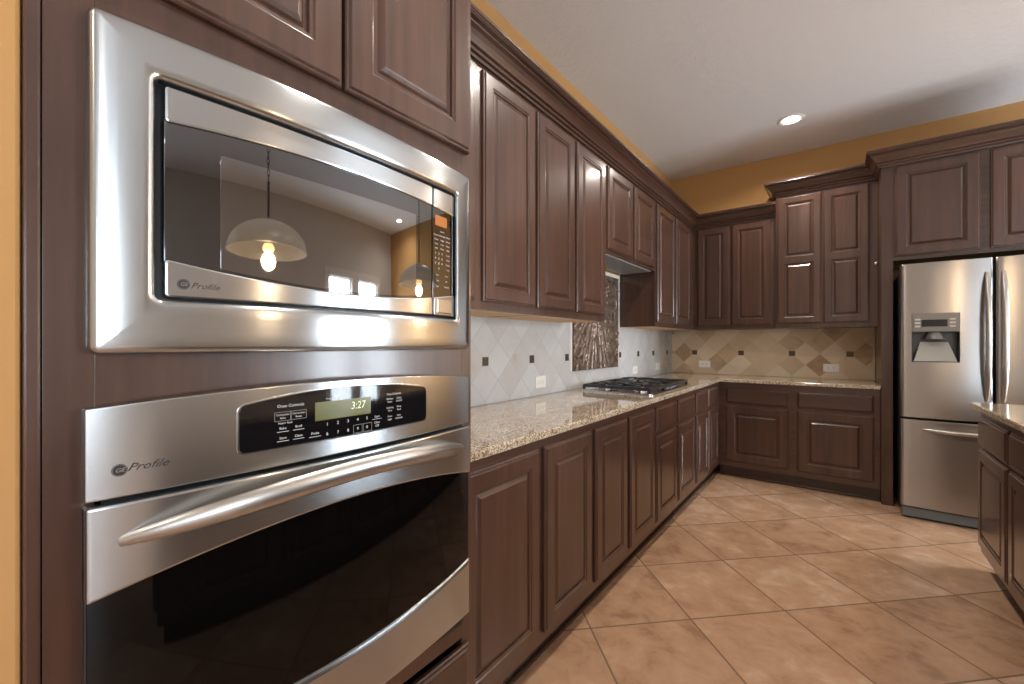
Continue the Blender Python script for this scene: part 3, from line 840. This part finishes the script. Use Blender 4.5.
# left door with the dispenser cut out: built as four skins around the opening
DX0, DX1, DZ0, DZ1 = .412, .652, 1.115, 1.455
def door_with_hole(x0, x1, z0, z1):
    r, bulge, y, th = .018, .012, FY, .065
    xs = sorted(set([x0 + r + (x1 - x0 - 2 * r) * k / 24 for k in range(25)] + [DX0, DX1]))
    bl = lambda x: bulge * (1 - ((x - (x0 + x1) / 2) / ((x1 - x0) / 2)) ** 2)
    P = [(x0, y + th), (x0, y + r)] + [(x0 + r * (1 - math.cos(a)), y + r * (1 - math.sin(a)) - bl(x0 + r * (1 - math.cos(a)))) for a in [math.pi / 2 * k / 6 for k in range(1, 6)]]
    P += [(x, y - bl(x)) for x in xs]
    P += [(x1 - r + r * math.sin(a), y + r * (1 - math.cos(a)) - bl(x1 - r + r * math.sin(a))) for a in [math.pi / 2 * k / 6 for k in range(1, 6)]] + [(x1, y + r), (x1, y + th)]
    zs = [(z0, .004), (z0 + .004, 0), (DZ0, 0), (DZ1, 0), (z1 - .004, 0), (z1, .004)]
    m = MB(); n = len(P)
    for (z, i_) in zs: m.v += [(x, yy + i_, z) for x, yy in P]
    for k in range(len(zs) - 1):
        for i in range(n - 1):
            xa, xb = P[i][0], P[i + 1][0]
            if k == 2 and xa >= DX0 - 1e-6 and xb <= DX1 + 1e-6: continue
            m.f.append((k * n + i, k * n + i + 1, (k + 1) * n + i + 1, (k + 1) * n + i))
    m.f.append(tuple(range(n))); m.f.append(tuple((len(zs) - 1) * n + i for i in range(n)))
    m.f += [(k * n, (k + 1) * n, (k + 1) * n + n - 1, k * n + n - 1) for k in range(len(zs) - 1)]
    return m.build('left_door', STEEL_F, fr, smooth=True)
ld = door_with_hole(.355, .808, .722, 1.810)
rd = fslab('right_door', .816, 1.278, .722, 1.810, FY, .065, STEEL_F, fr, bulge=.012)
fd = fslab('freezer_drawer', .355, 1.278, .088, .706, FY, .065, STEEL_F, fr, bulge=.012)
def vbar(x, z0, z1, parent):
    pts, rad = [], []
    for k in range(25):
        s_ = k / 24; e = 2 * s_ - 1
        pts.append((x, FY - .008 - .052 * (1 - abs(e) ** 2.6), z0 + (z1 - z0) * s_)); rad.append(.0155 * (1 - .45 * abs(e) ** 6))
    o = MB().tube(pts, rad, 14, (1.0, .8), up=(0, 1, 0)).build('handle', HANDLE, parent, smooth=True)
vbar(.775, .865, 1.715, ld); vbar(.848, .865, 1.715, rd)
pts, rad = [], []
for k in range(25):
    s_ = k / 24; e = 2 * s_ - 1
    pts.append((.47 + .684 * s_, FY - .010 - .050 * (1 - abs(e) ** 3), .640)); rad.append(.013 * (1 - .3 * abs(e) ** 6))
MB().tube(pts, rad, 12, (.8, 1)).build('handle', HANDLE, fd, smooth=True)
# dispenser
dp = MB().box(DX0, DX1, FY - .014, FY + .012, 1.325, DZ1).build('dispenser_panel', GREYPL, ld, bevel=.004)
B(.462, .590, FY - .0155, FY - .0135, 1.362, 1.410).build('display', PANGLASS, dp)
for (x, z) in [(.428 + q * .174, 1.358 + .024 * k) for q in (0, 1) for k in range(3)]:
    B(x, x + .028, FY - .0165, FY - .0135, z, z + .012).build('button', PBTN, dp, bevel=.001)
m = MB()   # recess: back, two sides, top, sloped tray
yb = FY + .055; yfz = FY - .004
b = 0
m.box(DX0, DX0 + .004, yfz, yb, DZ0, 1.325); m.box(DX1 - .004, DX1, yfz, yb, DZ0, 1.325); m.box(DX0, DX1, yb, yb + .004, DZ0, 1.325)
m.box(DX0, DX1, yfz, yb, DZ0 - .001, DZ0 + .004)
m.build('dispenser_recess', DKSTEEL, ld)
m = MB()
m.loft([[(DX0 + .05, yb - .004, 1.255), (DX1 - .05, yb - .004, 1.255), (DX1 - .05, yb - .010, 1.255), (DX0 + .05, yb - .010, 1.255)],
        [(DX0 + .012, yb - .004, DZ0 + .006), (DX1 - .012, yb - .004, DZ0 + .006), (DX1 - .012, FY - .006, DZ0 + .006), (DX0 + .012, FY - .006, DZ0 + .006)]], True, True)
m.build('paddle', plain('pale_grey_plastic', srgb(176, 176, 170), .35), ld, smooth=False)
MB().lathe((.532, FY + .018, 1.272), [(.030, .05), (.046, .03), (.052, .004), (.048, 0), (.040, .002), (.026, .03)], 24).build('chute', GREYPL, ld, smooth=True)
B(.362, 1.268, FY + .012, FY + .09, .012, .080).build('base_grille', plain('blue_grey_plastic', srgb(112, 120, 124), .4, .3), fr, bevel=.006)
for x in (.40, 1.22):
    MB().lathe((x, FY + .05, 0), [(.022, 0), (.022, .008), (.012, .012), (.012, .03)], 16).build('foot', DKSTEEL, fr, smooth=True)

# ================================================================ ISLAND
isl = thing('kitchen_island', 'dark brown kitchen island with drawers over panelled doors at the right edge', 'island', (.94, 1.95, 0))
IX0, IX1, IY0, IY1 = .625, 1.28, .17, 3.44
B(IX0 + .02, IX1, IY0, IY1, .10, .884).build('carcass', W_V, isl)
B(IX0, IX0 + .0199, IY0, IY1, .10, .884).build('face_frame', W_Y, isl)
ys = [3.406 - .523 * k for k in range(7)]
for y in ys:
    if y - .487 < IY0: break
    door((IX0, y, .142), (0, -1, 0), (-1, 0, 0), .487, .530, isl)
    drawer_front((IX0, y, .690), (0, -1, 0), (-1, 0, 0), .487, .155, isl, W_V)
door((IX0 + .04, IY0, .142), (1, 0, 0), (0, -1, 0), IX1 - IX0 - .08, .70, isl, name='end_panel', st=.07)
m = MB(); m.box(IX0 + .055, IX1, IY0 + .03, IY1 - .01, 0, .10); m.build('toe_kick', TOE, isl)
ictr = ctr('granite_countertop', [(.588, .13), (1.60, .13), (1.60, 3.478), (.588, 3.478)], .8845, .914,
           'speckled cream granite countertop on the kitchen island at the right edge')

# ================================================================ LAMPS
def can_light(x, y, label):
    t = thing('recessed_light', label, 'ceiling light', (x, y, CZ), 'recessed ceiling lights')
    MB().lathe((x, y, CZ), [(.098, 0), (.098, -.003), (.092, -.006), (.076, -.005), (.070, .0), (.064, -.0005)], 36).build('trim_ring', WHITE, t, smooth=True)
    MB().lathe((x, y, CZ), [(.0635, -.0006), (.0635, -.0018), (.001, -.002)], 36).build('lamp_face', BULB, t)
    l = bpy.data.lights.new('can', 'AREA'); l.shape = 'DISK'; l.size = .14; l.energy = 12; l.color = CAN; l.spread = math.radians(150)
    lo = bpy.data.objects.new('can_lamp', l); COL.objects.link(lo); lo.parent = t; lo.location = (0, 0, -.012)
    return t
c0 = can_light(-.315, 4.255, 'round recessed ceiling light in the ceiling near the back wall')
for (x, y, s_) in ((-.315, 2.2, 'recessed ceiling light over the aisle, level with the middle of the island'),
                   (-.315, .95, 'recessed ceiling light over the aisle in front of the wall oven'),
                   (-.315, -1.6, 'recessed ceiling light over the floor behind the camera'),
                   (1.75, 4.1, 'recessed ceiling light right of the refrigerator cabinet'),
                   (3.35, 4.55, 'recessed ceiling light in the far corner by the narrow windows'),
                   (3.0, -1.2, 'recessed ceiling light near the wide window')):
    dup(c0, (x, y, CZ), s_)

def pendant(x, y, label):
    t = thing('pendant_lamp', label, 'pendant lamp', (x, y, CZ), 'pendant lamps over the island')
    MB().lathe((x, y, CZ), [(.065, 0), (.065, -.012), (.045, -.026), (.012, -.032)], 28).build('ceiling_canopy', CHROME, t, smooth=True)
    m = MB(); z = CZ - .032; k = 0
    while z > 2.15:
        pts = []
        for q in range(13):
            a = 2 * math.pi * q / 12; c_, s_ = .009 * math.cos(a), .020 * math.sin(a)
            pts.append((x + (c_ if k % 2 else 0), y + (0 if k % 2 else c_), z - .016 + s_))
        m.tube(pts, .0022, 6); z -= .032; k += 1
    m.build('chain', DKSTEEL, t)
    MB().tube([(x, y, z), (x, y, 1.93)], .008, 10).build('stem', DKSTEEL, t, smooth=True)
    gl = NT('frosted_white_glass'); gl.b.inputs['Base Color'].default_value = (*srgb(190, 184, 176), 1); gl.b.inputs['Roughness'].default_value = .35
    gl.b.inputs['Transmission Weight'].default_value = .55; gl.b.inputs['Emission Color'].default_value = (1, .75, .5, 1); gl.b.inputs['Emission Strength'].default_value = .12
    pr = [(.03, .172)]
    for k in range(11):
        a = math.pi / 2 * (1 - k / 10); pr.append((.28 * math.cos(a * .97), .16 * math.sin(a)))
    pr += [(.285, -.005)] + [(r - .005 if r > .01 else r, h - .004) for r, h in pr[::-1][:-2]]
    MB().lathe((x, y, 1.745), pr, 36).build('glass_shade', gl.m, t, smooth=True)
    MB().lathe((x, y, 1.745), [(.001, -.012), (.026, -.007), (.040, .006), (.042, .022), (.03, .04), (.001, .046)], 20).build('bulb', BULB2, t, smooth=True)
    l = bpy.data.lights.new('pendant', 'POINT'); l.energy = 5; l.color = (1, .7, .42); l.shadow_soft_size = .05
    lo = bpy.data.objects.new('pendant_light_source', l); COL.objects.link(lo); lo.parent = t; lo.location = (0, 0, 1.69 - CZ)
    return t
p0 = pendant(.95, .84, 'frosted dome pendant lamp on a chain over the near end of the island')
dup(p0, (.95, 2.66, CZ), 'frosted dome pendant lamp on a chain over the far end of the island')

MB().lathe((.246, YD - .001, 1.905), [(.004, 0), (.004, -.012), (.011, -.015), (.011, -.019), (.001, -.021)], 16, 'Y').build('latch', CHROME, dc, smooth=True)
